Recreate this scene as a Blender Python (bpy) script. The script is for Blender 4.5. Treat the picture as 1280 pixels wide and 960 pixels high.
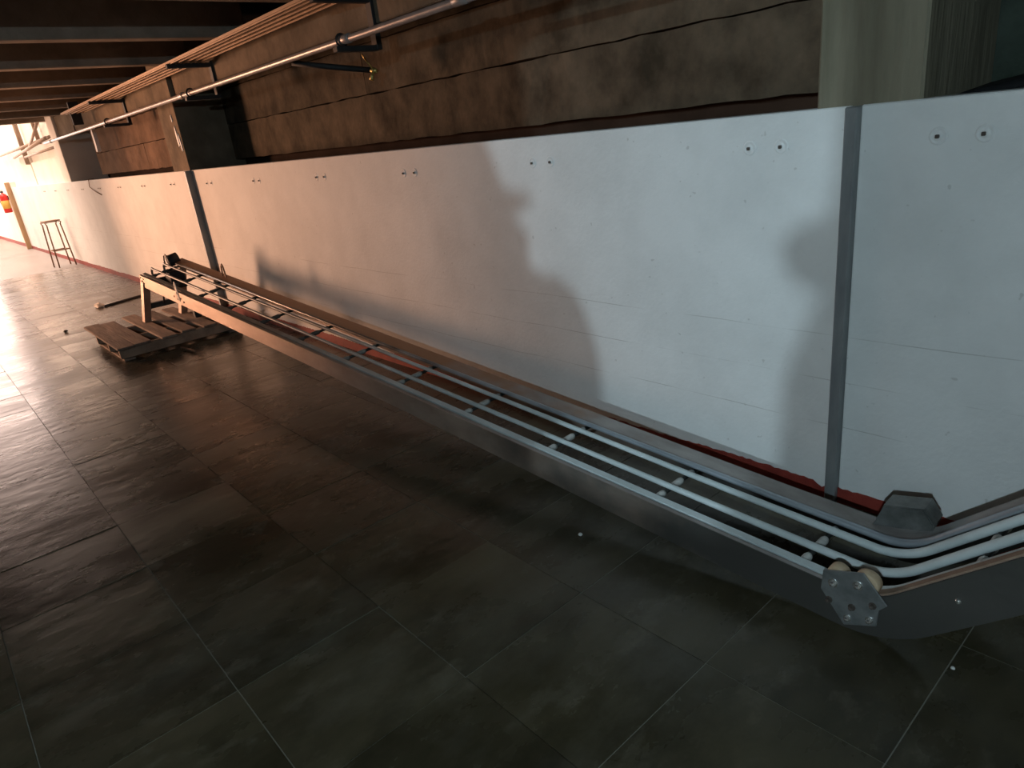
import bpy, bmesh, math, random
from mathutils import Vector, Matrix

random.seed(7)
for o in list(bpy.data.objects):
    bpy.data.objects.remove(o, do_unlink=True)
scene = bpy.context.scene
COL = scene.collection
PI = math.pi

# ------------------------------------------------------------------ camera
cam_data = bpy.data.cameras.new('camera')
cam_data.sensor_width = 36.0
cam_data.lens = 858.543 * 36.0 / 1280.0
cam_data.clip_start = 0.02
cam = bpy.data.objects.new('camera', cam_data)
COL.objects.link(cam)
yaw, pitch, roll = -0.881118, -0.3593185, -0.120372
f_ = Vector((math.sin(yaw)*math.cos(pitch), math.cos(yaw)*math.cos(pitch), math.sin(pitch)))
r_ = Vector((math.cos(yaw), -math.sin(yaw), 0))
u_ = r_.cross(f_)
r2 = math.cos(roll)*r_ + math.sin(roll)*u_
u2 = -math.sin(roll)*r_ + math.cos(roll)*u_
cam.matrix_world = Matrix(((r2.x, u2.x, -f_.x, 0), (r2.y, u2.y, -f_.y, 0), (r2.z, u2.z, -f_.z, 1.5), (0, 0, 0, 1)))
scene.camera = cam

# ------------------------------------------------------------------ world, lights, exposure
scene.view_settings.view_transform = 'Standard'
scene.view_settings.look = 'None'
scene.view_settings.gamma = 1.0
scene.view_settings.use_curve_mapping = False
scene.view_settings.exposure = 0.0

world = bpy.data.worlds.new('world')
scene.world = world
world.use_nodes = True
bg = world.node_tree.nodes['Background']
bg.inputs['Color'].default_value = (0.75, 0.85, 1.0, 1)
bg.inputs['Strength'].default_value = 0.01


def area_light(name, loc, direction, sx, sy, power, color, spread=PI):
    l = bpy.data.lights.new(name, 'AREA')
    l.shape = 'RECTANGLE'; l.size = sx; l.size_y = sy
    l.energy = power; l.color = color; l.spread = spread
    o = bpy.data.objects.new(name, l); COL.objects.link(o)
    o.location = loc
    o.rotation_euler = Vector(direction).to_track_quat('-Z', 'Y').to_euler()
    return o


def point_light(name, loc, power, color, radius):
    l = bpy.data.lights.new(name, 'POINT')
    l.energy = power; l.color = color; l.shadow_soft_size = radius
    o = bpy.data.objects.new(name, l); COL.objects.link(o); o.location = loc
    return o


# evening daylight of the open far end: through the end doorway and down through the open roof
area_light('end_opening_daylight', (-27.0, 0.15, 3.3), (1, 0.02, -0.06), 3.4, 6.4, 640, (1.0, 0.74, 0.63))
area_light('open_roof_daylight', (-20.2, 0.5, 6.8), (0, 0, -1), 9.0, 3.2, 1200, (1.0, 0.80, 0.68))
# added warm lamps in two gaps of the unseen camera-side wall
area_light('added_warm_fill', (-16.6, -1.95, 1.3), (0.58, 0.81, -0.02), 1.8, 2.0, 100, (1.0, 0.60, 0.40), math.radians(125))
area_light('added_warm_wall_light', (-12.55, -1.95, 1.35), (0.828, 0.561, -0.01), 0.6, 1.9, 143, (1.0, 0.51, 0.30), math.radians(87))
# cool daylight through the shadow-cut hatch behind the viewer, then an added wall lamp
LA = Vector((0.4, -6.0, 3.2)); LB = Vector((0.5, -1.50, 2.10))
point_light('next_room_window', LA, 735, (0.66, 0.88, 1.0), 0.06)
point_light('added_cool_light', LB, 255, (0.66, 0.88, 1.0), 0.03)

# ------------------------------------------------------------------ materials


def mat(name, base, base2=None, scale=6.0, rough=0.7, rough2=None, metal=0.0, bump=0.0, bump_scale=40.0,
        detail=6.0, stretch=(1, 1, 1), lo=0.35, hi=0.65, spec=0.5, rand=0.0):
    m = bpy.data.materials.new(name); m.use_nodes = True
    nt = m.node_tree; n = nt.nodes; L = nt.links
    b = n['Principled BSDF']
    b.inputs['Metallic'].default_value = metal
    b.inputs['Roughness'].default_value = rough
    b.inputs['Specular IOR Level'].default_value = spec
    geo = n.new('ShaderNodeNewGeometry')
    mp = n.new('ShaderNodeMapping'); mp.inputs['Scale'].default_value = stretch
    L.new(geo.outputs['Position'], mp.inputs['Vector'])
    m['_vec'] = 1
    vec = mp.outputs['Vector']
    if rand > 0:
        oi = n.new('ShaderNodeObjectInfo')
        ad = n.new('ShaderNodeVectorMath'); ad.operation = 'MULTIPLY_ADD'
        cb = n.new('ShaderNodeCombineXYZ')
        for i in range(3):
            L.new(oi.outputs['Random'], cb.inputs[i])
        L.new(cb.outputs[0], ad.inputs[0]); ad.inputs[1].default_value = (17, 29, 41)
        L.new(vec, ad.inputs[2]); vec = ad.outputs[0]
    col = None
    if base2 is not None:
        nz = n.new('ShaderNodeTexNoise'); nz.inputs['Scale'].default_value = scale; nz.inputs['Detail'].default_value = detail
        nz.inputs['Roughness'].default_value = 0.62
        L.new(vec, nz.inputs['Vector'])
        mr = n.new('ShaderNodeMapRange'); mr.inputs['From Min'].default_value = lo; mr.inputs['From Max'].default_value = hi
        L.new(nz.outputs['Fac'], mr.inputs['Value'])
        mx = n.new('ShaderNodeMix'); mx.data_type = 'RGBA'
        mx.inputs[6].default_value = (*base, 1); mx.inputs[7].default_value = (*base2, 1)
        L.new(mr.outputs['Result'], mx.inputs[0])
        col = mx.outputs[2]
        if rough2 is not None:
            mr2 = n.new('ShaderNodeMapRange'); mr2.inputs['To Min'].default_value = rough; mr2.inputs['To Max'].default_value = rough2
            L.new(mr.outputs['Result'], mr2.inputs['Value']); L.new(mr2.outputs['Result'], b.inputs['Roughness'])
        if rand > 0:
            hs = n.new('ShaderNodeHueSaturation')
            mr3 = n.new('ShaderNodeMapRange'); mr3.inputs['To Min'].default_value = 1 - rand; mr3.inputs['To Max'].default_value = 1 + rand
            L.new(oi.outputs['Random'], mr3.inputs['Value']); L.new(mr3.outputs['Result'], hs.inputs['Value'])
            L.new(col, hs.inputs['Color']); col = hs.outputs['Color']
        L.new(col, b.inputs['Base Color'])
    else:
        b.inputs['Base Color'].default_value = (*base, 1)
    if bump > 0:
        nb = n.new('ShaderNodeTexNoise'); nb.inputs['Scale'].default_value = bump_scale; nb.inputs['Detail'].default_value = 5
        L.new(vec, nb.inputs['Vector'])
        bp = n.new('ShaderNodeBump'); bp.inputs['Strength'].default_value = bump; bp.inputs['Distance'].default_value = 0.02
        L.new(nb.outputs['Fac'], bp.inputs['Height']); L.new(bp.outputs['Normal'], b.inputs['Normal'])
    return m


def nd(m):
    nt = m.node_tree
    return nt, nt.nodes, nt.links, nt.nodes['Principled BSDF']


M = {}
# slate floor: dark olive-grey, streaky, wet-looking patches
M['slate'] = mat('slate_tile', (0.030, 0.0255, 0.0135), (0.088, 0.076, 0.045), scale=2.6, rough=0.22, rough2=0.36, bump=0.12,
                 bump_scale=14, stretch=(1.0, 0.55, 1), lo=0.36, hi=0.72, spec=0.32, rand=0.2)
M['slate_far'] = mat('slate_far', (0.20, 0.165, 0.145), (0.30, 0.25, 0.22), scale=2.0, rough=0.4, rough2=0.55, bump=0.2, bump_scale=14)  # paler slate for the far end: sunlit look put into the colour
M['grout'] = mat('tile_joint', (0.030, 0.026, 0.020), (0.075, 0.068, 0.055), scale=2.5, rough=0.95, spec=0.1)
M['concrete'] = mat('board_concrete', (0.032, 0.026, 0.017), (0.108, 0.085, 0.058), scale=3.6, rough=0.92, bump=0.3, bump_scale=26,
                    stretch=(1, 1, 0.9), lo=0.34, hi=0.66, spec=0.15, rand=0.12, detail=12)
M['concrete_brown'] = mat('brown_board_concrete', (0.10, 0.062, 0.038), (0.20, 0.125, 0.08), scale=3.2, rough=0.92, bump=0.3, bump_scale=26,
                          lo=0.34, hi=0.66, spec=0.15, rand=0.1, detail=10)  # brighter, warmer copy of the slab concrete: warm light put into the colour
M['column'] = mat('column_concrete', (0.13, 0.118, 0.082), (0.24, 0.215, 0.155), scale=7, rough=0.9, bump=0.3, bump_scale=30,
                  stretch=(1, 1, 0.12), spec=0.15)
M['beam'] = mat('beam_concrete', (0.11, 0.085, 0.058), (0.21, 0.16, 0.11), scale=3, rough=0.9, bump=0.3, bump_scale=24, spec=0.15)
M['joist'] = mat('joist_concrete', (0.22, 0.175, 0.135), (0.32, 0.26, 0.205), scale=4, rough=0.9, bump=0.2, bump_scale=24, spec=0.15)
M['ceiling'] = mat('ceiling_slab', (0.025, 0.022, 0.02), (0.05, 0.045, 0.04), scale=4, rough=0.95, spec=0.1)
M['recess'] = mat('recess_dark', (0.030, 0.018, 0.012), (0.05, 0.03, 0.02), scale=4, rough=0.95, spec=0.1)
M['greenwall'] = mat('dark_green_wall', (0.02, 0.03, 0.022), (0.06, 0.075, 0.06), scale=4, rough=0.95, spec=0.1, bump=.3)
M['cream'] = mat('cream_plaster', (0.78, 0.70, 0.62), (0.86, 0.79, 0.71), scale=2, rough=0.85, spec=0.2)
M['dimwall'] = mat('dim_plaster', (0.26, 0.24, 0.21), (0.34, 0.31, 0.27), scale=2, rough=0.9, spec=0.1)
M['red'] = mat('red_paint', (0.20, 0.022, 0.014), (0.30, 0.040, 0.025), scale=9, rough=0.7, bump=0.2, bump_scale=60)
M['steelpost'] = mat('grey_post_paint', (0.16, 0.17, 0.18), (0.26, 0.27, 0.27), scale=9, rough=0.5, metal=0.2, stretch=(1, 1, .25))
M['plate'] = mat('side_sheet_steel', (0.37, 0.27, 0.21), (0.53, 0.42, 0.345), scale=5, rough=0.44, rough2=0.58, metal=0.6, bump=0.06,
                 bump_scale=30, stretch=(.5, 1, 1.4))
M['flange'] = mat('worn_flange', (0.24, 0.215, 0.20), (0.40, 0.37, 0.35), scale=8, rough=0.5, metal=0.3, stretch=(.4, 1, 1))
M['flange_rust'] = mat('rusty_back_flange', (0.24, 0.215, 0.20), (0.40, 0.37, 0.35), scale=8, rough=0.5, metal=0.2, stretch=(.4, 1, 1))
M['rail'] = mat('white_guide_rail', (0.48, 0.54, 0.54), (0.64, 0.70, 0.70), scale=6, rough=0.45, stretch=(.5, 1, 1))
M['rail_steel'] = mat('bluish_rail', (0.36, 0.40, 0.44), (0.50, 0.55, 0.60), scale=7, rough=0.3, metal=0.5, stretch=(.4, 1, 1))
M['sleeve'] = mat('spacer_sleeve', (0.42, 0.42, 0.40), (0.60, 0.60, 0.57), scale=40, rough=0.45)
M['darksteel'] = mat('dark_steel', (0.022, 0.024, 0.022), (0.05, 0.05, 0.046), scale=12, rough=0.55, metal=0.4)
M['bright'] = mat('bright_steel', (0.85, 0.85, 0.83), (0.95, 0.95, 0.93), scale=30, rough=0.16, metal=0.9)
M['bracket'] = mat('bracket_steel', (0.17, 0.18, 0.18), (0.28, 0.29, 0.285), scale=18, rough=0.4, metal=0.5, bump=.05)
M['cover'] = mat('cover_steel', (0.12, 0.125, 0.12), (0.24, 0.245, 0.235), scale=14, rough=0.26, metal=0.5)
M['roller'] = mat('tan_roller', (0.42, 0.30, 0.18), (0.55, 0.42, 0.28), scale=20, rough=0.6)
M['lug'] = mat('pale_lug', (0.5, 0.44, 0.36), (0.62, 0.56, 0.47), scale=14, rough=0.5)
M['copper'] = mat('bare_copper_edge', (0.42, 0.18, 0.11), (0.55, 0.27, 0.17), scale=14, rough=0.45, metal=.3)
M['wood'] = mat('pallet_wood', (0.12, 0.085, 0.066), (0.27, 0.20, 0.155), scale=5, rough=0.85, bump=0.3, bump_scale=30,
                stretch=(.35, 2.4, 1), rand=0.25, spec=0.2)
M['woodside'] = mat('pallet_stringer_wood', (0.20, 0.13, 0.09), (0.34, 0.235, 0.17), scale=7, rough=0.85, spec=0.2)
M['tray'] = mat('tray_metal', (0.20, 0.12, 0.06), (0.30, 0.19, 0.10), scale=6, rough=0.5, metal=0.35, stretch=(.4, 1, 1))
M['pipe'] = mat('pipe_paint', (0.26, 0.22, 0.205), (0.36, 0.31, 0.29), scale=7, rough=0.35, metal=0.15)
M['black'] = mat('black_iron', (0.012, 0.012, 0.013), (0.022, 0.021, 0.02), scale=9, rough=0.7)
M['brass'] = mat('brass_valve', (0.55, 0.40, 0.12), (0.62, 0.46, 0.16), scale=20, rough=0.4, metal=0.6)
M['white'] = mat('white_batten', (0.72, 0.72, 0.70), (0.8, 0.8, 0.78), scale=10, rough=0.6)
M['yellowwood'] = mat('ochre_post', (0.34, 0.20, 0.10), (0.44, 0.28, 0.15), scale=5, rough=0.7, stretch=(3, 3, .4))
M['extred'] = mat('extinguisher_red', (0.45, 0.015, 0.012), (0.52, 0.02, 0.015), scale=5, rough=0.35)
M['extlabel'] = mat('extinguisher_label', (0.55, 0.33, 0.06), (0.62, 0.40, 0.09), scale=12, rough=0.5)
M['extblack'] = mat('extinguisher_black', (0.02, 0.02, 0.022), None, rough=0.5)
M['stooltube'] = mat('rusty_stool_tube', (0.20, 0.11, 0.06), (0.30, 0.17, 0.09), scale=20, rough=0.6, metal=.2)
M['brace'] = mat('brace_steel', (0.28, 0.20, 0.15), (0.38, 0.28, 0.21), scale=8, rough=0.6, metal=.2)
M['tarp'] = mat('black_sheet', (0.006, 0.006, 0.007), (0.012, 0.012, 0.013), scale=9, rough=0.8, spec=0.2)
M['paper'] = mat('crumpled_paper', (0.62, 0.58, 0.52), (0.75, 0.71, 0.66), scale=30, rough=0.8)
M['pebble'] = mat('white_pebble', (0.6, 0.62, 0.6), (0.75, 0.76, 0.74), scale=60, rough=0.6)
M['stone'] = mat('black_pebble', (0.02, 0.016, 0.014), None, rough=0.7)
M['washer'] = mat('painted_washer', (0.66, 0.66, 0.645), (0.74, 0.74, 0.725), scale=60, rough=0.6)
M['boltdark'] = mat('dark_bolt', (0.07, 0.055, 0.045), (0.11, 0.09, 0.075), scale=50, rough=0.55, metal=.3)


# white painted concrete wall: dull white, faint dirt, thin shutter-board seams
def white_wall():
    m = mat('white_painted_concrete', (0.66, 0.66, 0.645), (0.76, 0.76, 0.745), scale=2.4, rough=0.72, bump=0.12, bump_scale=55, lo=.3, hi=.62, spec=.3)
    nt, n, L, b = nd(m)
    geo = n.new('ShaderNodeNewGeometry'); sp = n.new('ShaderNodeSeparateXYZ'); L.new(geo.outputs['Position'], sp.inputs[0])
    nz = n.new('ShaderNodeTexNoise'); nz.inputs['Scale'].default_value = 1.3; L.new(geo.outputs['Position'], nz.inputs['Vector'])
    nzo = n.new('ShaderNodeMath'); nzo.operation = 'MULTIPLY_ADD'; nzo.inputs[1].default_value = 0.035; nzo.inputs[2].default_value = -0.0175
    L.new(nz.outputs['Fac'], nzo.inputs[0])
    zz = n.new('ShaderNodeMath'); zz.operation = 'ADD'; L.new(sp.outputs['Z'], zz.inputs[0]); L.new(nzo.outputs[0], zz.inputs[1])
    total = None
    for z0 in (0.668, 0.497, 0.32):
        d = n.new('ShaderNodeMath'); d.operation = 'SUBTRACT'; L.new(zz.outputs[0], d.inputs[0]); d.inputs[1].default_value = z0
        a = n.new('ShaderNodeMath'); a.operation = 'ABSOLUTE'; L.new(d.outputs[0], a.inputs[0])
        c = n.new('ShaderNodeMath'); c.operation = 'LESS_THAN'; L.new(a.outputs[0], c.inputs[0]); c.inputs[1].default_value = 0.0016
        if total is None:
            total = c.outputs[0]
        else:
            t = n.new('ShaderNodeMath'); t.operation = 'ADD'; L.new(total, t.inputs[0]); L.new(c.outputs[0], t.inputs[1]); total = t.outputs[0]
    n2 = n.new('ShaderNodeTexNoise'); n2.inputs['Scale'].default_value = 3.1; L.new(geo.outputs['Position'], n2.inputs['Vector'])
    mr = n.new('ShaderNodeMapRange'); mr.inputs['From Min'].default_value = .42; mr.inputs['From Max'].default_value = .6; L.new(n2.outputs['Fac'], mr.inputs['Value'])
    mm = n.new('ShaderNodeMath'); mm.operation = 'MULTIPLY'; L.new(total, mm.inputs[0]); L.new(mr.outputs[0], mm.inputs[1])
    m3 = n.new('ShaderNodeMath'); m3.operation = 'MULTIPLY'; L.new(mm.outputs[0], m3.inputs[0]); m3.inputs[1].default_value = 0.45
    # small dark specks
    vo = n.new('ShaderNodeTexNoise'); vo.inputs['Scale'].default_value = 34; vo.inputs['Detail'].default_value = 1; L.new(geo.outputs['Position'], vo.inputs['Vector'])
    sk = n.new('ShaderNodeMapRange'); sk.inputs['From Min'].default_value = .76; sk.inputs['From Max'].default_value = .80; sk.inputs['To Max'].default_value = .32
    L.new(vo.outputs['Fac'], sk.inputs['Value'])
    mx0 = n.new('ShaderNodeMath'); mx0.operation = 'MAXIMUM'; L.new(m3.outputs[0], mx0.inputs[0]); L.new(sk.outputs[0], mx0.inputs[1])
    src = b.inputs['Base Color'].links[0].from_socket
    mx = n.new('ShaderNodeMix'); mx.data_type = 'RGBA'; L.new(mx0.outputs[0], mx.inputs[0]); L.new(src, mx.inputs[6]); mx.inputs[7].default_value = (0.30, 0.28, 0.25, 1)
    L.new(mx.outputs[2], b.inputs['Base Color'])
    return m


M['whitewall'] = white_wall()

# slate: pale scuffed patches with ragged edges


def scuff(m, amount, col, scale=0.9, lo=.56, hi=.62):
    nt, n, L, b = nd(m)
    geo = n.new('ShaderNodeNewGeometry')
    mp = n.new('ShaderNodeMapping'); mp.inputs['Scale'].default_value = (1.0, .6, 1); L.new(geo.outputs['Position'], mp.inputs['Vector'])
    nz = n.new('ShaderNodeTexNoise'); nz.inputs['Scale'].default_value = scale; nz.inputs['Detail'].default_value = 9; nz.inputs['Roughness'].default_value = .68
    L.new(mp.outputs[0], nz.inputs['Vector'])
    mr = n.new('ShaderNodeMapRange'); mr.inputs['From Min'].default_value = lo; mr.inputs['From Max'].default_value = hi; mr.inputs['To Max'].default_value = amount
    L.new(nz.outputs['Fac'], mr.inputs['Value'])
    src = b.inputs['Base Color'].links[0].from_socket
    mx = n.new('ShaderNodeMix'); mx.data_type = 'RGBA'; L.new(mr.outputs[0], mx.inputs[0]); L.new(src, mx.inputs[6]); mx.inputs[7].default_value = (*col, 1)
    L.new(mx.outputs[2], b.inputs['Base Color'])


scuff(M['slate'], 0.42, (0.15, 0.14, 0.11), .55, .54, .66)
scuff(M['slate'], 0.5, (0.010, 0.009, 0.005), 3.1, .5, .66)
scuff(M['slate'], 0.35, (0.15, 0.135, 0.10), 7.5, .55, .66)



def along(m, xa, xb, col, amount=1.0):
    """another colour blended in along the length of a thing (from x = xa to xb)"""
    nt, n, L, b = nd(m)
    geo = n.new('ShaderNodeNewGeometry'); sp = n.new('ShaderNodeSeparateXYZ'); L.new(geo.outputs['Position'], sp.inputs[0])
    nz = n.new('ShaderNodeTexNoise'); nz.inputs['Scale'].default_value = 5; nz.inputs['Detail'].default_value = 6; L.new(geo.outputs['Position'], nz.inputs['Vector'])
    ad = n.new('ShaderNodeMath'); ad.operation = 'MULTIPLY_ADD'; ad.inputs[1].default_value = 2.4
    L.new(nz.outputs['Fac'], ad.inputs[0]); L.new(sp.outputs['X'], ad.inputs[2])
    mr = n.new('ShaderNodeMapRange'); mr.inputs['From Min'].default_value = xa + 1.2; mr.inputs['From Max'].default_value = xb + 1.2; mr.inputs['To Max'].default_value = amount
    L.new(ad.outputs[0], mr.inputs['Value'])
    src = b.inputs['Base Color'].links[0].from_socket
    mx = n.new('ShaderNodeMix'); mx.data_type = 'RGBA'; L.new(mr.outputs[0], mx.inputs[0]); L.new(src, mx.inputs[6]); mx.inputs[7].default_value = (*col, 1)
    L.new(mx.outputs[2], b.inputs['Base Color'])


along(M['rail'], -2.2, -4.6, (0.055, 0.05, 0.038), .92)  # tube rails get darker towards the far end
along(M['rail_steel'], -2.6, -3.6, (0.06, 0.048, 0.036), .94)
along(M['flange'], -1.8, -4.2, (0.13, 0.10, 0.075), .85)
along(M['flange_rust'], -1.9, -3.0, (0.30, 0.145, 0.065), .95)
along(M['sleeve'], -2.0, -4.0, (0.05, 0.045, 0.036), .95)  # sleeves get darker towards the far end
along(M['plate'], -2.6, -1.2, (0.085, 0.086, 0.080), .95)
along(M['grout'], -3.4, -2.2, (0.24, 0.23, 0.19), .9)  # pale dust in the near joints
along(M['slate'], -6.6, -11.5, (0.24, 0.20, 0.175), .75)  # tiles lighten towards the far end, sunlight painted into their colour

# ------------------------------------------------------------------ mesh helpers


def link(name, me, material, parent=None, loc=None, smooth=False):
    o = bpy.data.objects.new(name, me); COL.objects.link(o)
    if material is not None and not me.materials:
        me.materials.append(M[material])
    if parent is not None:
        o.parent = parent
    if loc is not None:
        o.location = loc
    if smooth:
        for p in me.polygons:
            p.use_smooth = True
    return o


def empty(name, loc=(0, 0, 0), rz=0):
    o = bpy.data.objects.new(name, None); COL.objects.link(o); o.location = loc; o.rotation_euler = (0, 0, rz)
    o.empty_display_size = 0.1
    return o


def tag(o, label=None, cat=None, group=None, kind=None):
    if label: o['label'] = label
    if cat: o['category'] = cat
    if group: o['group'] = group
    if kind: o['kind'] = kind
    return o


def bm_box(bm, x0, x1, y0, y1, z0, z1):
    v = [bm.verts.new(p) for p in ((x0, y0, z0), (x1, y0, z0), (x1, y1, z0), (x0, y1, z0), (x0, y0, z1), (x1, y0, z1), (x1, y1, z1), (x0, y1, z1))]
    for f in ((0, 3, 2, 1), (4, 5, 6, 7), (0, 1, 5, 4), (1, 2, 6, 5), (2, 3, 7, 6), (3, 0, 4, 7)):
        bm.faces.new([v[i] for i in f])


def bm_mesh(bm, name):
    bmesh.ops.recalc_face_normals(bm, faces=bm.faces[:])
    me = bpy.data.meshes.new(name); bm.to_mesh(me); bm.free()
    return me


def box_mesh(name, x0, x1, y0, y1, z0, z1, bevel=0.0, seg=1):
    bm = bmesh.new(); bm_box(bm, x0, x1, y0, y1, z0, z1)
    if bevel > 0:
        bmesh.ops.bevel(bm, geom=bm.edges[:], offset=bevel, segments=seg, affect='EDGES', profile=.6)
    return bm_mesh(bm, name)


def box(name, material, x0, x1, y0, y1, z0, z1, parent=None, bevel=0.0, loc=None):
    return link(name, box_mesh(name, x0, x1, y0, y1, z0, z1, bevel), material, parent, loc)


def bm_tube(bm, pts, r, seg=10, cap=True):
    pts = [Vector(p) for p in pts]
    rings = []
    up = None
    for i, p in enumerate(pts):
        if i == 0: t = pts[1] - pts[0]
        elif i == len(pts) - 1: t = pts[-1] - pts[-2]
        else: t = (pts[i + 1] - p).normalized() + (p - pts[i - 1]).normalized()
        t.normalize()
        if up is None:
            a = Vector((0, 0, 1)) if abs(t.z) < .9 else Vector((1, 0, 0))
            up = t.cross(a).normalized()
        up = (up - t * up.dot(t)).normalized()
        w = t.cross(up)
        rr = r[i] if isinstance(r, (list, tuple)) else r
        rings.append([bm.verts.new(p + rr * (math.cos(2 * PI * k / seg) * up + math.sin(2 * PI * k / seg) * w)) for k in range(seg)])
    for a, b in zip(rings, rings[1:]):
        for k in range(seg):
            bm.faces.new((a[k], a[(k + 1) % seg], b[(k + 1) % seg], b[k]))
    if cap:
        bm.faces.new(rings[0][::-1]); bm.faces.new(rings[-1])


def tube(name, material, pts, r, parent=None, seg=10, loc=None):
    bm = bmesh.new(); bm_tube(bm, pts, r, seg)
    return link(name, bm_mesh(bm, name), material, parent, loc, smooth=True)


def arc(c, r, a0, a1, n, plane='xz'):
    o = []
    for i in range(n + 1):
        a = a0 + (a1 - a0) * i / n
        if plane == 'xz': o.append((c[0] + r * math.cos(a), c[1], c[2] + r * math.sin(a)))
        elif plane == 'yz': o.append((c[0], c[1] + r * math.cos(a), c[2] + r * math.sin(a)))
        else: o.append((c[0] + r * math.cos(a), c[1] + r * math.sin(a), c[2]))
    return o


def prism(name, material, poly_xz, y0, y1, parent=None, bevel=0.0):
    """polygon in the XZ plane extruded along Y"""
    bm = bmesh.new()
    a = [bm.verts.new((x, y0, z)) for x, z in poly_xz]; b = [bm.verts.new((x, y1, z)) for x, z in poly_xz]
    bm.faces.new(a); bm.faces.new(b[::-1])
    k = len(a)
    for i in range(k):
        bm.faces.new((a[i], b[i], b[(i + 1) % k], a[(i + 1) % k]))
    if bevel: bmesh.ops.bevel(bm, geom=bm.edges[:], offset=bevel, segments=1, affect='EDGES')
    return link(name, bm_mesh(bm, name), material, parent)


def struct(o):
    o['kind'] = 'structure'; return o


# ------------------------------------------------------------------ the setting
D = 2.37            # face of the white parapet wall
WT = 1.433          # its top

floor = struct(box('floor', 'grout', -30.5, 4.0, -1.75, 3.6, -0.16, -0.0025))
TX, Y_LINES = 0.4875, (-0.667, -0.167, 0.333, 0.833, 1.333, 1.85, 2.37)
tile_meshes = {}
for j in range(6):
    h = Y_LINES[j + 1] - Y_LINES[j]
    for i in range(-5, 29):
        xr = -0.9 - TX * i + TX      # right edge
        key = round(h, 3)
        if key not in tile_meshes:
            bm = bmesh.new(); bm_box(bm, -TX + .0016, -.0016, .0016, h - .0016, -.012, 0)
            tile_meshes[key] = bm_mesh(bm, 'floor_tile')
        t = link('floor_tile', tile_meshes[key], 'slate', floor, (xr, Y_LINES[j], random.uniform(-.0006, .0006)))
        t.rotation_euler = (random.uniform(-.0016, .0016), random.uniform(-.0016, .0016), 0)
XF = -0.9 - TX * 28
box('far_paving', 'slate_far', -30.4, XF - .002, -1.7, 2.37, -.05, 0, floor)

# white parapet wall, three cast panels between the steel posts
wall = struct(box('wall_back', 'recess', -20.4, 3.6, D + .13, D + .15, 0, WT - .02))
PANELS = ((-20.4, -7.47), (-7.43, -1.028), (-0.996, 3.5))
for a, b in PANELS:
    box('wall_panel', 'whitewall', a, b, D, D + .13, 0, WT, wall, bevel=.004)
# pairs of bolts cast in near the top of the panels
bolt_me = None
bx = [(-0.71, 1.326), (-1.32, 1.323), (-2.46, 1.316), (-3.59, 1.300), (-4.725, 1.304), (-5.88, 1.302), (-7.01, 1.302), (-8.14, 1.31), (-9.27, 1.31), (-10.4, 1.31), (-11.53, 1.31), (-12.66, 1.31), (-13.8, 1.31), (-14.93, 1.31), (-16.06, 1.31)]


def washer_mesh():
    bm = bmesh.new()
    prof = [(.0, .002), (.006, .006), (.010, .004), (.012, .001), (.017, .001), (.020, .0045), (.0235, .004), (.026, .0)]
    seg = 16; rings = []
    for r, h in prof[1:]:
        rings.append([bm.verts.new((r * math.cos(2 * PI * k / seg), -h * .55, r * math.sin(2 * PI * k / seg))) for k in range(seg)])
    c = bm.verts.new((0, -.0035, 0))
    for k in range(seg): bm.faces.new((c, rings[0][k], rings[0][(k + 1) % seg]))
    for a, b in zip(rings, rings[1:]):
        for k in range(seg): bm.faces.new((a[k], b[k], b[(k + 1) % seg], a[(k + 1) % seg]))
    return bm_mesh(bm, 'anchor_bolt')


w_me = washer_mesh(); w_me.materials.append(M['washer'])
for p in w_me.polygons: p.use_smooth = True
b_me = box_mesh('bolt_tip', -.0055, .0055, -.012, 0, -.0055, .0055, .002); b_me.materials.append(M['boltdark'])
for x, z in bx:
    for s in (-.06, .06):
        a = link('anchor_bolt', w_me, None, wall, (x + s, D, z))
        link('bolt_tip', b_me, None, a, (random.uniform(-.003, .003), 0, -.001))

# red painted base strip with a ragged top edge
bm = bmesh.new()
for a, b in PANELS:
    xs = [a]
    while xs[-1] < b - .03: xs.append(xs[-1] + (.018 if a > -8 else .05))
    xs[-1] = b
    lo = []; hi = []; hb = []
    for x in xs:
        zt = .070 + random.uniform(-.0035, .0035) + .006 * math.sin(x * 5.1) * math.sin(x * 1.7)
        if -1.10 < x < -1.028: zt -= .03 * (x + 1.10) / .07
        lo.append(bm.verts.new((x, D - .004, 0))); hi.append(bm.verts.new((x, D - .004, zt))); hb.append(bm.verts.new((x, D + .001, zt)))
    for i in range(len(xs) - 1):
        bm.faces.new((lo[i], lo[i + 1], hi[i + 1], hi[i])); bm.faces.new((hi[i], hi[i + 1], hb[i + 1], hb[i]))
struct(link('baseboard_back', bm_mesh(bm, 'baseboard_back'), 'red'))


def steel_post(name, xa, xb, proud, label_none=None):
    p = struct(box(name, 'steelpost', xa, xb, D - proud, D + .02, 0.02, WT + .002, bevel=.003))
    return p


struct(box('trim_1', 'steelpost', -1.036, -0.996, D - .03, D + .03, .012, WT - .002, bevel=.004))
struct(box('trim_2', 'steelpost', -7.475, -7.432, D - .062, D + .03, .0, WT - .002, bevel=.004))

# concrete columns
c1 = struct(box('column_1', 'column', -1.148, -.828, D + .015, 3.02, WT - .3, 2.62, bevel=.008))
c2 = struct(box('column_2', 'beam', -8.05, -7.52, D + .02, 3.02, WT - .3, 2.62, bevel=.008))
c3 = struct(box('column_3', 'cream', -13.95, -13.45, D + .02, 2.95, WT - .3, 2.62, bevel=.008))
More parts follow.
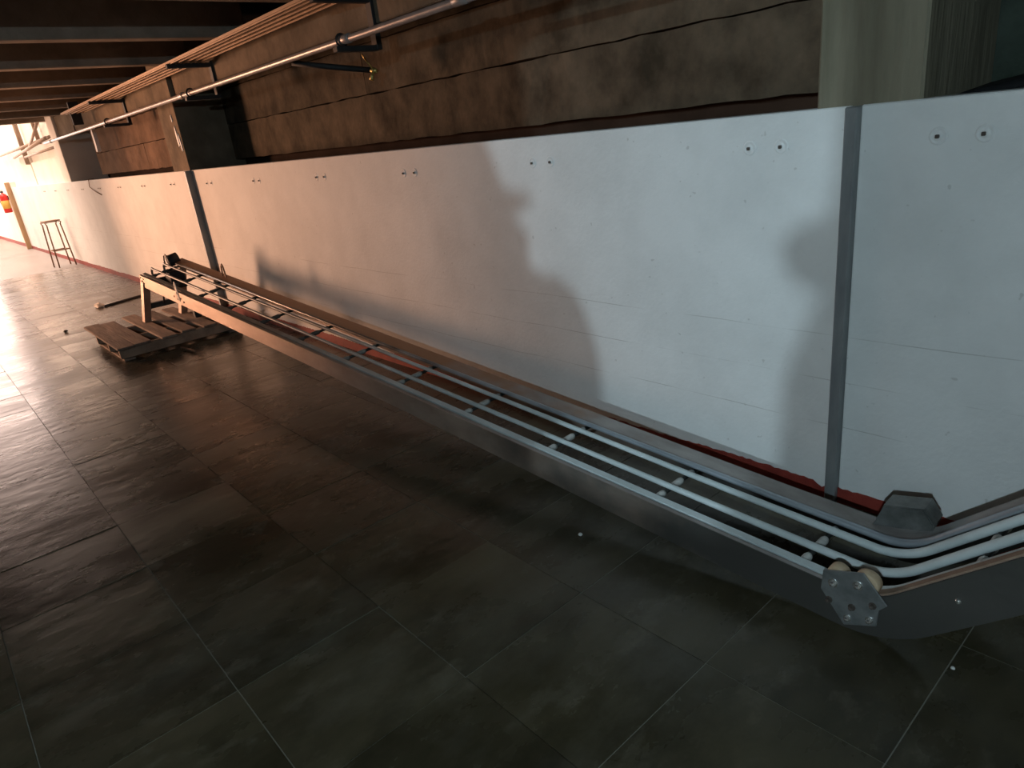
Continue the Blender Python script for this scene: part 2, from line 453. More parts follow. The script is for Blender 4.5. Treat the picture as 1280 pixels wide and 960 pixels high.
# flaked pale paint on the second column
for k, (x, z, w, h, lean) in enumerate(((-7.635, 1.76, .035, .20, .02), (-7.575, 1.70, .022, .17, .015), (-7.66, 1.93, .016, .07, .01))):
    prism('paint_flake', 'white', [(x - w * .3, z - h * .5), (x + w * .6, z - h * .42), (x + w * .5, z), (x, z + h * .5), (x - w * .5, z + h * .35), (x - w * .6, z - h * .1)], D + .012, D + .021, c2)

# board-marked concrete slabs set back behind the parapet
BY = D + .30
BR = D + .50
upper = struct(box('wall_upper', 'recess', -12.5, -8.0, BY + .10, BY + .16, WT - .25, 2.5))
box('slab_backing', 'recess', -8.0, -1.0, BR + .10, BR + .16, WT - .25, 2.5, upper)
rows = ((1.485, 1.792), (1.800, 2.12), (2.128, 2.45))


def slab_piece(xa, xb, za, zb):
    BY = D + .30 if xa < -7.6 else D + .50
    if xa > -7.6:
        za, zb = za + (.022 if za > 1.6 else -.003), zb + .022
    """a slab with a slightly wandering lower and upper edge"""
    bm = bmesh.new(); n = max(4, int((xb - xa) / .12))
    fr = [[], []]; bk = [[], []]
    for i in range(n + 1):
        x = xa + (xb - xa) * i / n
        for s, z in ((0, za), (1, zb)):
            w = random.uniform(-.004, .004) if 0 < i < n else 0
            fr[s].append(bm.verts.new((x, BY + random.uniform(-.003, .003), z + w))); bk[s].append(bm.verts.new((x, BY + .1, z)))
    for i in range(n):
        bm.faces.new((fr[0][i], fr[0][i + 1], fr[1][i + 1], fr[1][i]))
        bm.faces.new((fr[1][i], fr[1][i + 1], bk[1][i + 1], bk[1][i]))
        bm.faces.new((bk[0][i], bk[0][i + 1], fr[0][i + 1], fr[0][i]))
    for i in (0, n): bm.faces.new((fr[0][i], fr[1][i], bk[1][i], bk[0][i]))
    return link('concrete_slab', bm_mesh(bm, 'concrete_slab'), 'concrete' if xa > -7.6 else 'concrete_brown', upper)


cuts = ((-12.5, -9.9, -8.05), (-7.52, -1.148)), ((-12.5, -8.05), (-7.52, -4.73, -1.148)), ((-12.5, -8.05), (-7.52, -3.1, -1.148))
for (za, zb), bays in zip(rows, cuts):
    for bay in bays:
        for a, b in zip(bay, bay[1:]): slab_piece(a + .003, b - .003, za, zb)

# deep recess to the right of the near column, closed by a dark greenish wall
struct(box('wall_recess', 'greenwall', -1.0, 3.6, 3.02, 3.12, 0, 2.9))
struct(box('wall_void', 'tarp', -20.0, -9.0, 3.2, 3.3, 0, 2.9))  # black wall: darkness of the far opening put into its colour

# edge beam under the joist ends, joists and slab
beam = struct(box('trim_3', 'beam', -13.45, 3.6, D + .06, D + .28, 2.125, 2.42, bevel=.006))
for x in (-12.2,):
    box('beam_joint', 'recess', x - .02, x + .02, D + .052, D + .062, 2.125, 2.41, beam)
ceiling = struct(box('ceiling', 'ceiling', -14.2, 4.0, -1.75, 3.6, 2.82, 2.95))
jm = box_mesh('joist', -.07, .07, -1.65, 2.62, 2.40, 2.83, .006); jm.materials.append(M['joist'])
for x in (-14.1, -12.93, -11.62, -10.30, -8.93, -7.53, -6.07, -4.62, -3.2, -1.75, -.3, 1.15, 2.6):
    link('joist', jm, None, ceiling, (x, 0, 0))

# the bright far end beyond the ceiling
far = struct(box('wall_far', 'cream', -30.4, -13.95, 2.52, 2.66, 0, 7.0))
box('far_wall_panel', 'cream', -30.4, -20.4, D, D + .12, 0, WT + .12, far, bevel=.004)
box('far_wall_panel', 'cream', -17.2, -14.0, 2.47, 2.52, 1.30, 1.86, far, bevel=.004)
box('far_wall_panel', 'cream', -20.3, -17.3, 2.47, 2.52, 1.30, 2.02, far, bevel=.004)
struct(box('baseboard_far', 'red', -30.4, -20.5, D - .006, D + .001, 0, .085))
struct(box('wall_left', 'cream', -30.5, -30.4, -1.75, 2.66, 0, .02))
struct(box('wall_near', 'dimwall', 3.6, 3.75, -1.75, 3.6, 0, 2.9))

# unseen wall added behind the viewer; hatch edges shaped to cast the person-like shadows
WY = -1.60


def back_project(Lp, X, z):
    r = (WY - Lp.y) / (D - Lp.y)
    return Lp.x + r * (X - Lp.x), Lp.z + r * (z - Lp.z)


lc = [(-2.84, 1.42), (-2.794, 1.294), (-2.749, 1.198), (-2.573, 1.177), (-2.537, 1.146), (-2.613, 1.107), (-2.696, 1.074), (-2.685, 1.034), (-2.602, .984),
      (-2.618, .84), (-2.591, .78), (-2.43, .772), (-2.316, .714), (-2.257, .619), (-2.194, .453), (-2.173, .289)]
rc = [(-1.049, 1.167), (-1.077, 1.093), (-1.168, 1.059), (-1.217, 1.03), (-1.231, .986), (-1.208, .929), (-1.167, .874), (-1.117, .858), (-1.071, .853),
      (-1.107, .777), (-1.159, .648), (-1.19, .548), (-1.212, .446), (-1.205, .312), (-1.224, .166)]
left = [back_project(LA, *p) for p in lc]; right = [back_project(LA, *p) for p in rc]
left = [(left[0][0] - .03, 2.82)] + [(left[0][0] - .012, 2.2)] + left + [(left[-1][0], .0)]
right = [(right[0][0] + .02, 2.82)] + right + [(right[-1][0], .0)]
wf_l = [(-10.6, 0), (-10.6, 2.4), (-13.1, 2.4), (-13.1, 0), (-14.9, 0), (-14.9, 2.4), (-18.0, 2.4), (-18.0, 0), (-30.4, 0), (-30.4, 2.82)] + left  # gaps left for the two added warm lamps
wf_r = [(3.6, 2.82), (3.6, 0)] + right[::-1]
wf = struct(prism('wall_front_shadow_cut', 'dimwall', wf_l, WY - .06, WY))
wf2 = prism('wall_front_shadow_cut_right', 'dimwall', wf_r, WY - .06, WY, wf)
box('wall_front_light_block', 'dimwall', left[-1][0] - .02, right[-1][0] + .02, WY - .06, WY, 0, 1.45, wf)  # sill added to keep the cool light off the floor
struct(box('light_block_pier', 'dimwall', -9.10, -8.74, WY, -0.47, 0, 2.45, bevel=.01))  # unseen pier added to cut the warm spill on the near wall
struct(box('wall_front_far', 'cream', -30.4, -14.2, WY - .06, WY, 2.82, 7.0))

# ------------------------------------------------------------------ conveyor chute
KY = 0.03
chute = empty('conveyor_chute', (-3.5, 1.8, 0))
tag(chute, 'long bent steel conveyor chute with white tube rails lying along the white wall', 'conveyor')
chute_inv = Matrix.Translation((3.5, -1.8, 0))
B = Vector((-0.6096, 0.1265)); A_ = Vector((-6.97, .0807 + .0751 * 6.97)); C_ = Vector((1.25, .1265 + .9 * (1.25 + .6096)))
dA = (B - A_).normalized(); dC = (C_ - B).normalized()
turn = math.acos(dA.dot(dC)); FR = 0.20; tl = FR * math.tan(turn / 2)
nA = Vector((-dA.y, dA.x)); cen = B - dA * tl + nA * FR
a0 = math.atan2(-(nA.y), -(nA.x))
PATH = [(A_, nA)] + [(A_.lerp(B, k), nA) for k in (.33, .62, .74, .84, .93)]
for i in range(13):
    a = a0 + turn * i / 12
    p = cen + FR * Vector((math.cos(a), math.sin(a))); PATH.append((p, (cen - p).normalized()))
nC = Vector((-dC.y, dC.x)); PATH += [(B.lerp(C_, .5), nC), (C_, nC)]


def ch(x, z, off, n=0.0):
    """point of the chute: along-path x/z, sideways offset, with the slight twist of the far rim"""
    tw = .0065 + .0100 * (-.75 - x) if x < -.75 else .0065 + .0185 * min(1.0, (x + .75) / .25)
    return Vector((x, 1.718 + off + KY * (x + .65), z + tw * off / .385))


def sweep(name, material, o0, o1, n0, n1, i0=0, i1=None, path=None):
    bm = bmesh.new(); rings = []
    P = (path or PATH)[i0:i1]
    for p, n in P:
        ring = []
        low = n0(p.x) if callable(n0) else n0
        hig = n1(p.x) if callable(n1) else n1
        for o, k in ((o0, low), (o1, low), (o1, hig), (o0, hig)):
            q = p + n * k; ring.append(bm.verts.new(chute_inv @ ch(q.x, q.y, o)))
        rings.append(ring)
    for a, b in zip(rings, rings[1:]):
        for k in range(4): bm.faces.new((a[k], a[(k + 1) % 4], b[(k + 1) % 4], b[k]))
    bm.faces.new(rings[0]); bm.faces.new(rings[-1][::-1])
    return link(name, bm_mesh(bm, name), material, chute)


def loc_tube(name, material, off, n, r, parent=chute, far_hook=False, seg=12):
    pts = []
    if far_hook:
        q = A_ + nA * n
        e = ch(q.x, q.y, off)
        pts += [chute_inv @ (e + Vector((-.10, 0, -.17))), chute_inv @ (e + Vector((-.10, 0, -.07))), chute_inv @ (e + Vector((-.088, 0, -.02))), chute_inv @ (e + Vector((-.055, 0, 0.008)))]
    for p, nn in PATH:
        q = p + nn * n; pts.append(chute_inv @ ch(q.x, q.y, off))
    if r == 'tube':
        r = [.0105 + .0035 * min(1, max(0, (p.x - 3.5 + 1.5) / .9)) for p in pts]
    return tube(name, material, pts, r, parent, seg)


def PH(x):
    return -(.105 + .025 * min(1, max(0, (x + 2.6) / 1.8)))


def PH2(x):
    return PH(x) + .004


fp = sweep('front_panel', 'plate', 0, .003, PH, 0)
sweep('top_flange', 'flange', .003, .019, -.004, 0)
sweep('bottom_flange', 'plate', .003, .03, PH, PH2)
sweep('flat_rail', 'rail', .030, .058, -.010, .000)
loc_tube('tube_rail', 'rail', .135, -.003, 'tube', far_hook=True)
loc_tube('tube_rail', 'rail', .248, -.003, 'tube', far_hook=True)
loc_tube('tube_rail', 'rail_steel', .306, .000, 'tube')
sweep('back_panel', 'plate', .400, .403, PH, .002)
sweep('top_flange', 'flange_rust', .322, .400, -.003, .002)
# wooden wear strip along the outer edge beyond the bend
sweep('wear_strip', 'woodside', .003, .028, .001, .007, 13, None)

# rungs: rod plus three pale sleeves, each set an own part
rod_me = None


def path_at(x):
    for (p, n), (q, m) in zip(PATH, PATH[1:]):
        if p.x <= x <= q.x:
            t = (x - p.x) / (q.x - p.x); return p.lerp(q, t), n.lerp(m, t).normalized()
    return PATH[-1]


xs = [-.84 - .545 * i for i in range(12)] + [-.40, -.05, .30, .65, 1.0]
for x in xs:
    p, n = path_at(x); q = p - n * .022
    a = chute_inv @ ch(q.x, q.y, .004); b = chute_inv @ ch(q.x, q.y, .400)
    rg = tube('rung', 'darksteel', [a, b], .009, chute, 8)
    for o0, o1 in ((.066, .108), (.155, .220), (.266, .292)):
        tube('sleeve', 'sleeve', [a.lerp(b, o0 / .400), a.lerp(b, (o0 + .012) / .400), a.lerp(b, (o1 - .01) / .400), a.lerp(b, o1 / .400)], [.012, .0145, .0145, .011], rg, 10)

# far legs: folded steel channel, foot brace, tie
end = ch(A_.x, A_.y, 0)


def leg(off, wide):
    bm = bmesh.new()
    t0 = ch(A_.x, A_.y, off); foot = Vector((t0.x - .30, t0.y - .02, .132))
    for (dx0, dx1, dy0, dy1) in ((0, .09, 0, .004), (.086, .09, 0, .06), (0, .004, 0, .06)):
        vs = []
        for base, z in ((foot, None), (t0 + Vector((0, 0, -.06)), None)):
            for dx, dy in ((dx0, dy0), (dx1, dy0), (dx1, dy1), (dx0, dy1)):
                vs.append(bm.verts.new(chute_inv @ (base + Vector((dx - .0, dy - .006, 0)))))
        for f in ((0, 1, 2, 3), (4, 5, 6, 7), (0, 1, 5, 4), (1, 2, 6, 5), (2, 3, 7, 6), (3, 0, 4, 7)): bm.faces.new([vs[i] for i in f])
    return link('leg', bm_mesh(bm, 'leg'), 'plate', chute), foot


l1, f1 = leg(0, .1); l2, f2 = leg(.34, .1)
def cbox(name, material, lo, hi, bevel=0.0, parent=chute):
    lo = chute_inv @ Vector(lo); hi = chute_inv @ Vector(hi)
    return box(name, material, lo.x, hi.x, lo.y, hi.y, lo.z, hi.z, parent, bevel)


cbox('cross_brace', 'darksteel', (f1.x + .13, f1.y + .03, .26), (f1.x + .18, f2.y + .04, .31), .003)
cbox('end_plate', 'darksteel', (end.x - .02, end.y + .004, end.z - .13), (end.x + .02, end.y + .375, end.z - .06), .003)
tube('tie_rod', 'darksteel', [chute_inv @ Vector((end.x - .02, end.y + .18, end.z - .1)), chute_inv @ Vector((end.x - .09, end.y + .16, .29))], .008, chute, 8)
# drive hub in the far corner with a strap over it
hub = tube('drive_hub', 'black', [chute_inv @ ch(A_.x + .02, A_.y + .02, .27), chute_inv @ ch(A_.x + .02, A_.y + .02, .36)], .055, chute, 16)
tube('hub_strap', 'flange', [chute_inv @ (ch(A_.x + .02, A_.y + .02, .255) + Vector(v)) for v in ((-.07, 0, -.05), (-.065, 0, .02), (-.035, 0, .06), (.01, 0, .07), (.08, 0, .05))], .007, hub, 6)
cbox('gear_box', 'black', (end.x + .05, end.y + .20, end.z - .16), (end.x + .22, end.y + .33, end.z + .0), .01)
cbox('drip_foot', 'black', (end.x + .95, end.y + .10, .30), (end.x + 1.02, end.y + .15, .40), .008)
# lifting lug with two holes on the front edge, wire loop on the far edge
lp = [(-.030, -.075), (.032, -.075), (.020, .06), (.006, .085), (-.012, .085), (-.026, .06)]
pl_, nl_ = path_at(-6.02)


def plate_with_holes(name, material, outline, holes, y, th, parent, origin):
    """flat plate in the XZ plane with round holes, built by boolean-free bridging"""
    bm = bmesh.new(); edges = []
    def ring(pts):
        vs = [bm.verts.new((origin.x + px, y, origin.z + pz)) for px, pz in pts]
        es = [bm.edges.new((vs[i], vs[(i + 1) % len(vs)])) for i in range(len(vs))]
        return es
    edges += ring(outline)
    for hx, hz, hr in holes: edges += ring([(hx + hr * math.cos(2 * PI * k / 10), hz + hr * math.sin(2 * PI * k / 10)) for k in range(10)])
    r = bmesh.ops.triangle_fill(bm, use_beauty=True, edges=edges)
    fs = [g for g in r['geom'] if isinstance(g, bmesh.types.BMFace)]
    ex = bmesh.ops.extrude_face_region(bm, geom=fs)
    bmesh.ops.translate(bm, verts=[g for g in ex['geom'] if isinstance(g, bmesh.types.BMVert)], vec=(0, th, 0))
    return link(name, bm_mesh(bm, name), material, parent)


o_ = chute_inv @ ch(-6.02, pl_.y, -.004)
plate_with_holes('lifting_lug', 'lug', lp, [(-.002, .052, .011), (0, -.01, .013)], o_.y, .006, chute, o_)
for dx, dz in ((-.10, -.045), (-.02, -.062), (.05, -.05), (.11, -.075)):
    q = chute_inv @ ch(-6.02 + dx, pl_.y + dz, -.006)
    link('panel_bolt', box_mesh('panel_bolt', -.007, .007, 0, .008, -.007, .007, .002), 'boltdark', chute, q)
for dx, dz in ((.03, -.02), (.05, -.05), (.10, -.03), (.09, -.07), (.03, -.09)):
    q = chute_inv @ ch(A_.x + dx, A_.y + dz, -.006)
    link('panel_bolt', box_mesh('panel_bolt', -.007, .007, 0, .008, -.007, .007, .002), 'boltdark', chute, q)
e = chute_inv @ ch(-5.93, path_at(-5.93)[0].y + .01, .372)
tube('wire_loop', 'stooltube', [e + Vector(v) for v in ((-.03, 0, -.05), (-.032, 0, .02), (-.022, 0, .075), (0, 0, .095), (.02, 0, .075), (.03, 0, .02), (.04, 0, -.03), (.05, -.03, -.05))], .007, chute, 8)
cbox('clamp', 'black', (-5.99, 1.718 + .30 - .165, e.z - .05), (-5.88, 1.718 + .385 - .165, e.z - .02), .004)

# cover over the bend on the far side
cov = []
f_poly = [(-.752, .150), (-.7345, .183), (-.7219, .2342), (-.6067, .261), (-.5739, .2136), (-.577, .195), (-.6119, .180), (-.6799, .168)]
bm = bmesh.new()
ya = 2.062 - 1.8; yb = 2.135 - 1.8
fa = [bm.verts.new((x + 3.5, ya, z)) for x, z in f_poly]
fb = [bm.verts.new((x + 3.5, yb, z + .006)) for x, z in f_poly]
bm.faces.new(fa); bm.faces.new(fb[::-1])
for i in range(len(fa)): bm.faces.new((fa[i], fb[i], fb[(i + 1) % len(fa)], fa[(i + 1) % len(fa)]))
bmesh.ops.bevel(bm, geom=[e for e in bm.edges if abs(e.verts[0].co.y - ya) < 1e-5 and abs(e.verts[1].co.y - ya) < 1e-5], offset=.004, segments=2, affect='EDGES')
link('bend_cover', bm_mesh(bm, 'bend_cover'), 'cover', chute)

# roller bracket on the front face of the bend
pp = [(-.7444, .1815), (-.6326, .2209), (-.564, .1428), (-.5873, .1173), (-.5876, .0614), (-.6759, .020), (-.7484, .1141)]
yf = 1.704 - 1.8
bm = bmesh.new()
a = [bm.verts.new((x + 3.5, yf, z)) for x, z in pp]; b = [bm.verts.new((x + 3.5, yf + .006, z)) for x, z in pp]
bm.faces.new(a); bm.faces.new(b[::-1])
for i in range(len(a)): bm.faces.new((a[i], b[i], b[(i + 1) % len(a)], a[(i + 1) % len(a)]))
bmesh.ops.bevel(bm, geom=bm.edges[:], offset=.0015, segments=1, affect='EDGES')
rb = link('roller_bracket', bm_mesh(bm, 'roller_bracket'), 'bracket', chute)
for i, (x, z) in enumerate(((-.7128, .1509), (-.6447, .1745), (-.7221, .0879), (-.6561, .0936), (-.6007, .1271), (-.6662, .0498), (-.6067, .0738))):
    shiny = i in (0, 1, 5, 6); r = .0115 if i < 2 else .009 if shiny else .0085
    bm = bmesh.new()
    bm_tube(bm, [(0, .001, 0), (0, -.003, 0)], r * 1.25, 14)
    bm_tube(bm, [(0, -.003, 0), (0, -.010, 0), (0, -.0135, 0), (0, -.0155, 0)], [r * .82, r * .82, r * .6, r * .2], 6 if shiny else 6)
    link('bracket_nut', bm_mesh(bm, 'bracket_nut'), 'bright' if shiny else 'boltdark', rb, (x + 3.5, yf, z))
for x, z, r in ((-.7085, .172, .030), (-.6290, .178, .036)):
    tube('roller', 'roller', [(x + 3.5, yf + .010, z), (x + 3.5, yf + .014, z), (x + 3.5, yf + .040, z), (x + 3.5, yf + .044, z)], [r * .9, r, r, r * .88], rb, 24)
# screw on the rising front face and a bare copper edge
q = chute_inv @ ch(-.405, .262 - .03, -.006)
tube('panel_screw', 'bright', [q + Vector((0, .006, 0)), q, q + Vector((0, -.003, 0))], [.008, .008, .004], chute, 10)
# near legs standing under the raised end, out of the picture
for off in (.01, .37):
    e = ch(1.1, path_at(1.1)[0].y, off)
    cbox('leg', 'plate', (e.x - .03, e.y - .02, 0), (e.x + .03, e.y + .02, e.z - .05), .003)

# ------------------------------------------------------------------ pallet
pal = empty('wooden_pallet', (-7.03, 1.65, 0))
tag(pal, 'worn wooden pallet under the raised far end of the conveyor chute', 'pallet')
PX0, PX1 = -7.72, -6.37


def pbox(name, material, x0, x1, y0, y1, z0, z1, rz=0.0, parent=pal):
    cx, cy, cz = (x0 + x1) / 2, (y0 + y1) / 2, (z0 + z1) / 2
    o = box(name, material, x0 - cx, x1 - cx, y0 - cy, y1 - cy, z0 - cz, z1 - cz, parent, .003, (cx + 7.03, cy - 1.65, cz))
    o.rotation_euler = (0, 0, rz); return o


for y0, w, dx0, dx1 in ((1.070, .135, 0, .02), (1.207, .13, .06, 0), (1.425, .13, -.04, .02), (1.605, .12, .0, -.03), (1.785, .12, .05, .0), (1.98, .13, .03, .03)):
    pbox('deck_board', 'wood', PX0 + dx0, PX1 + dx1, y0, y0 + w, .110, .130, random.uniform(-.008, .008))
for x0 in (-7.30, -6.85, -6.46):
    pbox('stringer', 'woodside', x0, x0 + .04, 1.085, 2.12, .022, .110)
for y0 in (1.10, 2.0):
    pbox('bottom_board', 'wood', -7.33, -6.40, y0, y0 + .09, .001, .021)
pbox('stray_stick', 'woodside', -6.30, -6.02, 1.545, 1.56, .012, .026, .12)

# ------------------------------------------------------------------ services along the top of the wall
pipe = empty('conduit_pipe', (-8, 2.2, 2.045))
tag(pipe, 'long thin painted conduit pipe running below the edge beam', 'pipe')
tube('pipe_run', 'pipe', [(-5.45, 0, 0), (0, 0, 0), (3, 0, -.002), (5.3, 0, -.004), (7.5, 0, -.006)], .020, pipe, 12)
for x in (-12.9, -9.3, -6.62, -3.75, -2.7):
    tube('coupling', 'pipe', [(x + 8 - .05, 0, 0), (x + 8 - .045, 0, 0), (x + 8 + .045, 0, -.001), (x + 8 + .05, 0, -.001)], [.022, .026, .026, .022], pipe, 12)

# perforated cable tray: strips and slotted strips, open holes
bm = bmesh.new()
x0, x1, zt = -10.95, -3.0, 2.272
ys = [2.075, 2.095, 2.108, 2.155, 2.168, 2.215, 2.228, 2.275, 2.288, 2.325]
n = int((x1 - x0) / .075)
vs = {}


def gv(i, j, half):
    k = (i, j, half)
    if k not in vs: vs[k] = bm.verts.new((x0 + .075 * i + (.045 if half else 0), ys[j], zt))
    return vs[k]


for i in range(n):
    for j in range(len(ys) - 1):
        slot = j in (1, 3, 5, 7) and ys[j + 1] - ys[j] < .02 or j in (1, 3, 5, 7)
        slot = j in (1, 3, 5, 7) and (ys[j + 1] - ys[j]) < .02
        cells = [(gv(i, j, 0), gv(i, j, 1), gv(i, j + 1, 1), gv(i, j + 1, 0)), (gv(i, j, 1), gv(i + 1, j, 0), gv(i + 1, j + 1, 0), gv(i, j + 1, 1))]
        if j in (1, 3, 5, 7): cells = cells[1:]
        for c in cells: bm.faces.new(c)
ext = bmesh.ops.extrude_face_region(bm, geom=bm.faces[:])
bmesh.ops.translate(bm, verts=[g for g in ext['geom'] if isinstance(g, bmesh.types.BMVert)], vec=(0, 0, .003))
tray = empty('cable_tray', (-7, 2.2, 2.27))
tag(tray, 'perforated metal cable tray hung below the ceiling joists', 'cable tray')
tme = bm_mesh(bm, 'tray_floor'); tme.transform(Matrix.Translation((7, -2.2, -2.27)))
link('tray_floor', tme, 'tray', tray)
for y in (2.073, 2.325):
    box('tray_side', 'tray', x0 + 7, x1 + 7, y - 2.2, y - 2.2 + .003, 0, .016, tray)
for y in (2.131, 2.191, 2.251):
    tube('cable', 'black', [(x0 + 7 + .1, y - 2.2, .018), (x0 + 9, y - 2.196, .018), (x1 + 7, y - 2.2, .018)], .010, tray, 6)
for y in (2.086, 2.132, 2.192, 2.252, 2.312):
    box('tray_rib', 'tray', x0 + 7, x1 + 7, y - 2.2 - .005, y - 2.2 + .005, -.008, .002, tray)
box('tray_hanger', 'black', x0 + 7 - .03, x0 + 7 + .03, -.02, .10, -.14, .14, tray, .004)


def bracket(x, label):
    o = empty('wall_bracket', (x, 2.40, 2.15))
    box('wall_plate', 'black', -.03, .03, .01, .045, -.16, .13, o, .003)
    box('arm', 'black', -.025, .025, -.34, .02, .085, .118, o, .003)
    box('arm', 'black', -.025, .025, -.25, .02, -.165, -.135, o, .003)
    tube('pipe_clip', 'black', [(0, -.2 + .033 * math.cos(a), -.105 + .033 * math.sin(a)) for a in [2 * PI * k / 12 for k in range(13)]], .007, o, 6)
    tag(o, label, 'bracket', 'black tray brackets on the edge beam')


bracket(-9.30, 'black bracket under the cable tray near its far end')
bracket(-6.40, 'black bracket holding tray and pipe just before the flaking column')
bracket(-3.80, 'black bracket holding tray and pipe above the brass valve')

br = empty('branch_pipe', (-4.55, 2.2, 2.03))
tag(br, 'black branch pipe with brass valve reaching the concrete slabs', 'pipe')
tube('pipe_run', 'black', [(.02, .035, -.006), (.15, .22, -.05), (.30, .455, -.10)], .018, br, 10)
v = tube('valve', 'brass', [(.31, .43, -.10), (.33, .44, -.105), (.36, .445, -.11)], [.012, .02, .012], br, 10)
tube('valve_lever', 'brass', [(.33, .43, -.09), (.31, .40, -.03), (.30, .39, .0)], .006, v, 6)
tube('drip_tap', 'brass', [(.335, .43, -.115), (.335, .41, -.16)], [.008, .016], v, 8)

bat = tag(prism('white_batten', 'white', [(-11.19, 1.785), (-11.11, 1.785), (-11.09, 1.90), (-11.10, 2.09), (-11.17, 2.09), (-11.18, 1.93)], D + .03, D + .075),
          'short white batten hanging beside the dark opening above the parapet', 'batten')
w = tube('loose_wire', 'stooltube', [(-11.95, D + .05, WT + .012), (-12.0, D - .012, WT + .012), (-12.05, D - .018, 1.34), (-11.8, D - .012, 1.27), (-11.5, D - .008, 1.22)], .006, None, 6)
tag(w, 'thin loose wire hooked over the parapet by the dark opening', 'wire')

# steel bracing in front of the bright far wall
fr = empty('brace_frame', (-17.3, 2.42, 1.5))
tag(fr, 'thin brown steel bracing in front of the sunlit far wall', 'brace')


def bar(name, p, q, r): tube(name, 'brace', [Vector(p) - Vector((-17.3, 2.42, 1.5)), Vector(q) - Vector((-17.3, 2.42, 1.5))], r, fr, 8)


bar('post', (-17.35, 2.44, 1.84), (-17.4, 2.44, 3.2), .045)
bar('post', (-15.4, 2.44, 2.12), (-15.42, 2.44, 3.0), .035)
bar('tie_bar', (-21.6, 2.42, 2.16), (-14.1, 2.42, 2.17), .028)
bar('tie_bar', (-17.4, 2.42, 1.98), (-14.0, 2.42, 2.0), .022)
bar('diagonal', (-18.6, 2.40, 2.03), (-14.4, 2.40, 2.17), .03)
bar('diagonal', (-16.4, 2.40, 2.10), (-14.6, 2.40, 2.46), .025)

# ------------------------------------------------------------------ small things of the far end
po = tag(box('timber_post', 'yellowwood', -20.50, -20.42, 2.27, 2.37, 0, 1.56, None, .006), 'ochre timber post where the white parapet wall ends', 'post')
ex = empty('fire_extinguisher', (-21.45, 2.27, .86))
tag(ex, 'red fire extinguisher with yellow label hung beside the ochre post', 'extinguisher')


def lathe(name, material, prof, parent, loc=(0, 0, 0), seg=20):
    bm = bmesh.new(); rings = []
    for r, z in prof: rings.append([bm.verts.new((r * math.cos(2 * PI * k / seg), r * math.sin(2 * PI * k / seg), z)) for k in range(seg)])
    for a, b in zip(rings, rings[1:]):
        for k in range(seg): bm.faces.new((a[k], a[(k + 1) % seg], b[(k + 1) % seg], b[k]))
    bm.faces.new(rings[0][::-1]); bm.faces.new(rings[-1])
    return link(name, bm_mesh(bm, name), material, parent, loc, smooth=True)


lathe('cylinder', 'extred', [(.07, 0), (.085, .01), (.088, .03), (.088, .38), (.075, .43), (.04, .455), (.022, .465), (.022, .48)], ex)
lathe('label_band', 'extlabel', [(.0885, .10), (.0895, .101), (.0895, .29), (.0885, .291)], ex)
hd = box('valve_head', 'extblack', -.02, .02, -.03, .03, .475, .52, ex, .004)
box('lever', 'extblack', -.012, .012, -.10, .03, .03, .045, hd, .003, (0, 0, .50))
tube('hose', 'extblack', [(0, -.03, .50), (-.05, -.09, .54), (-.11, -.10, .45), (-.12, -.08, .25), (-.11, -.06, .12)], .012, ex, 8)
box('hanger', 'extblack', -.03, .03, .085, .10, .30, .40, ex)

st = empty('metal_stool', (-15.0, 2.14, 0), 0.15)
tag(st, 'tall thin tube-legged stool standing by the white wall', 'stool')
box('seat', 'stooltube', -.125, .125, -.125, .125, .80, .825, st, .006)
for sx in (-1, 1):
    top = [(sx * .11, s * .15, .795) for s in (-1, 1)]
    pts = [(sx * .14, -.14, 0.0), (sx * .116, -.116, .66), (sx * .113, -.11, .75), (sx * .112, -.13, .79), (sx * .112, .13, .79), (sx * .113, .11, .75), (sx * .116, .116, .66), (sx * .14, .14, 0.0)]
    tube('leg_frame', 'stooltube', pts, .012, st, 8)
for a, b in (((-.125, -.125), (.125, -.125)), ((.125, -.125), (.125, .125)), ((.125, .125), (-.125, .125)), ((-.125, .125), (-.125, -.125))):
    tube('foot_rail', 'stooltube', [(a[0], a[1], .30), (b[0], b[1], .30)], .010, st, 8)

rod = tube('dropped_rod', 'black', [(-9.42, 1.60, .012), (-9.50, 1.80, .013), (-9.62, 2.10, .013)], .014, None, 8)
tag(rod, 'thin dark rod lying on the floor behind the pallet', 'rod')
bm = bmesh.new(); bmesh.ops.create_icosphere(bm, subdivisions=2, radius=.075)
for v_ in bm.verts:
    v_.co = Vector((v_.co.x * 1.3 + random.uniform(-.015, .015), v_.co.y * .7 + random.uniform(-.012, .012), max(v_.co.z, -.03) * .45 + random.uniform(-.008, .008)))
o = link('crumpled_paper', bm_mesh(bm, 'crumpled_paper'), 'paper', None, (-9.50, 1.555, .022)); o['label'] = 'crumpled pale paper scrap at the end of the dark rod'; o['category'] = 'paper'


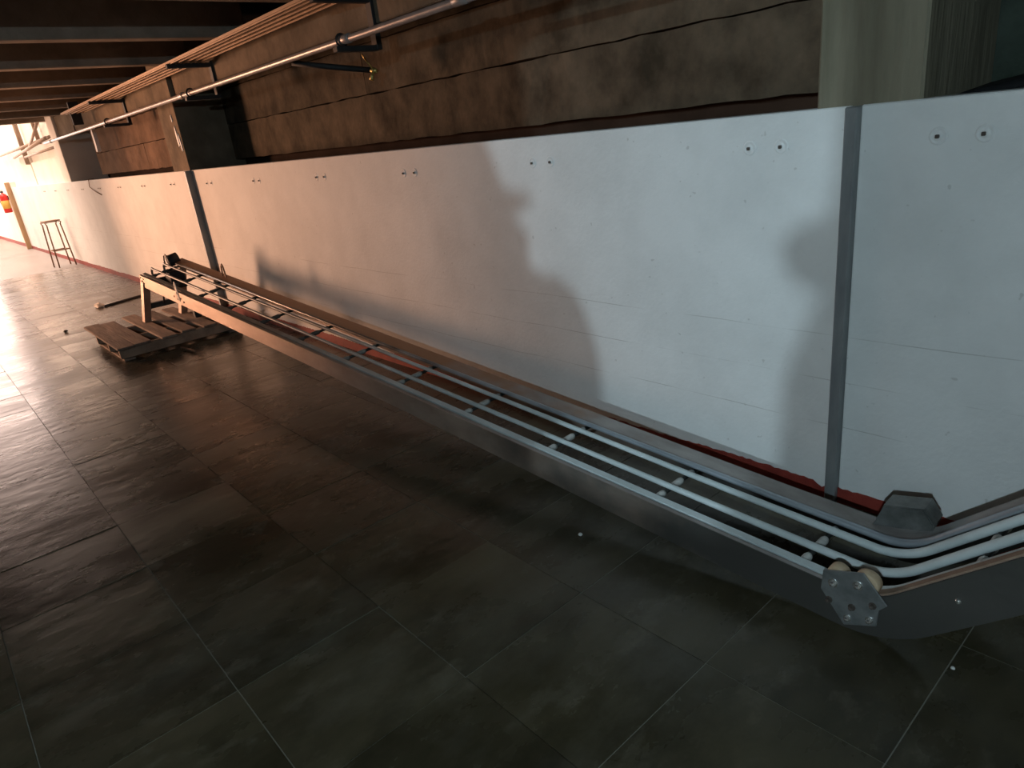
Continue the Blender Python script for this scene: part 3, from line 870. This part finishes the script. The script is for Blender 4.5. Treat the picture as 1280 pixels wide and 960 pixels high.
def pebble(name, material, loc, r, label, cat):
    bm = bmesh.new(); bmesh.ops.create_icosphere(bm, subdivisions=2, radius=r)
    for v_ in bm.verts:
        v_.co *= random.uniform(.85, 1.1); v_.co.z *= .7
    tag(link(name, bm_mesh(bm, name), material, None, (loc[0], loc[1], r * .62)), label, cat)


pebble('floor_pebble', 'stone', (-8.38, 1.00), .022, 'small black stone on the floor left of the pallet', 'stone')
pebble('floor_pebble', 'pebble', (-1.62, 1.585), .009, 'tiny white chip on the dark floor beside the chute', 'chip')
pebble('floor_pebble', 'pebble', (-.40, 1.74), .006, 'tiny pale crumb on the floor below the rising chute', 'chip')

# black sheet heaped on the ledge right of the near column
bm = bmesh.new(); nx, ny = 26, 8
g = []
for i in range(nx + 1):
    row = []
    for j in range(ny + 1):
        x = -.82 + 2.6 * i / nx; y = D + .14 + .45 * j / ny
        h = WT - .03 + (.012 + .055 * min(1, max(0, (x + .87) / .22))) * math.sin(PI * min(1, .25 + .75 * j / ny)) + random.uniform(-.004, .004)
        row.append(bm.verts.new((x, y, h)))
    g.append(row)
for i in range(nx):
    for j in range(ny): bm.faces.new((g[i][j], g[i + 1][j], g[i + 1][j + 1], g[i][j + 1]))
ex_ = bmesh.ops.extrude_face_region(bm, geom=bm.faces[:])
bmesh.ops.translate(bm, verts=[q for q in ex_['geom'] if isinstance(q, bmesh.types.BMVert)], vec=(0, 0, -.02))
tag(link('black_sheet', bm_mesh(bm, 'black_sheet'), 'tarp', None, None, smooth=True), 'black plastic sheet heaped behind the parapet right of the column', 'sheet')

# unseen wall lamp added as a source of the cool light
lamp = empty('added_cool_lamp', (LB.x, WY, LB.z))
tag(lamp, 'small grey unseen lamp added behind the viewer as a cool light', 'lamp')
box('back_plate', 'steelpost', -.09, .09, 0, .02, -.06, .06, lamp, .006)
tube('arm', 'steelpost', [(0, .02, .05), (0, .06, .075), (0, .10, .06)], .008, lamp, 8)
lathe('hood', 'steelpost', [(.130, .010), (.132, .012), (.060, .075), (.020, .095)], lamp, (0, .10, 0))  # hood added to keep the cool light off the joists
lathe('socket', 'steelpost', [(.012, .040), (.018, .042), (.018, .058), (.010, .062)], lamp, (0, .10, 0))
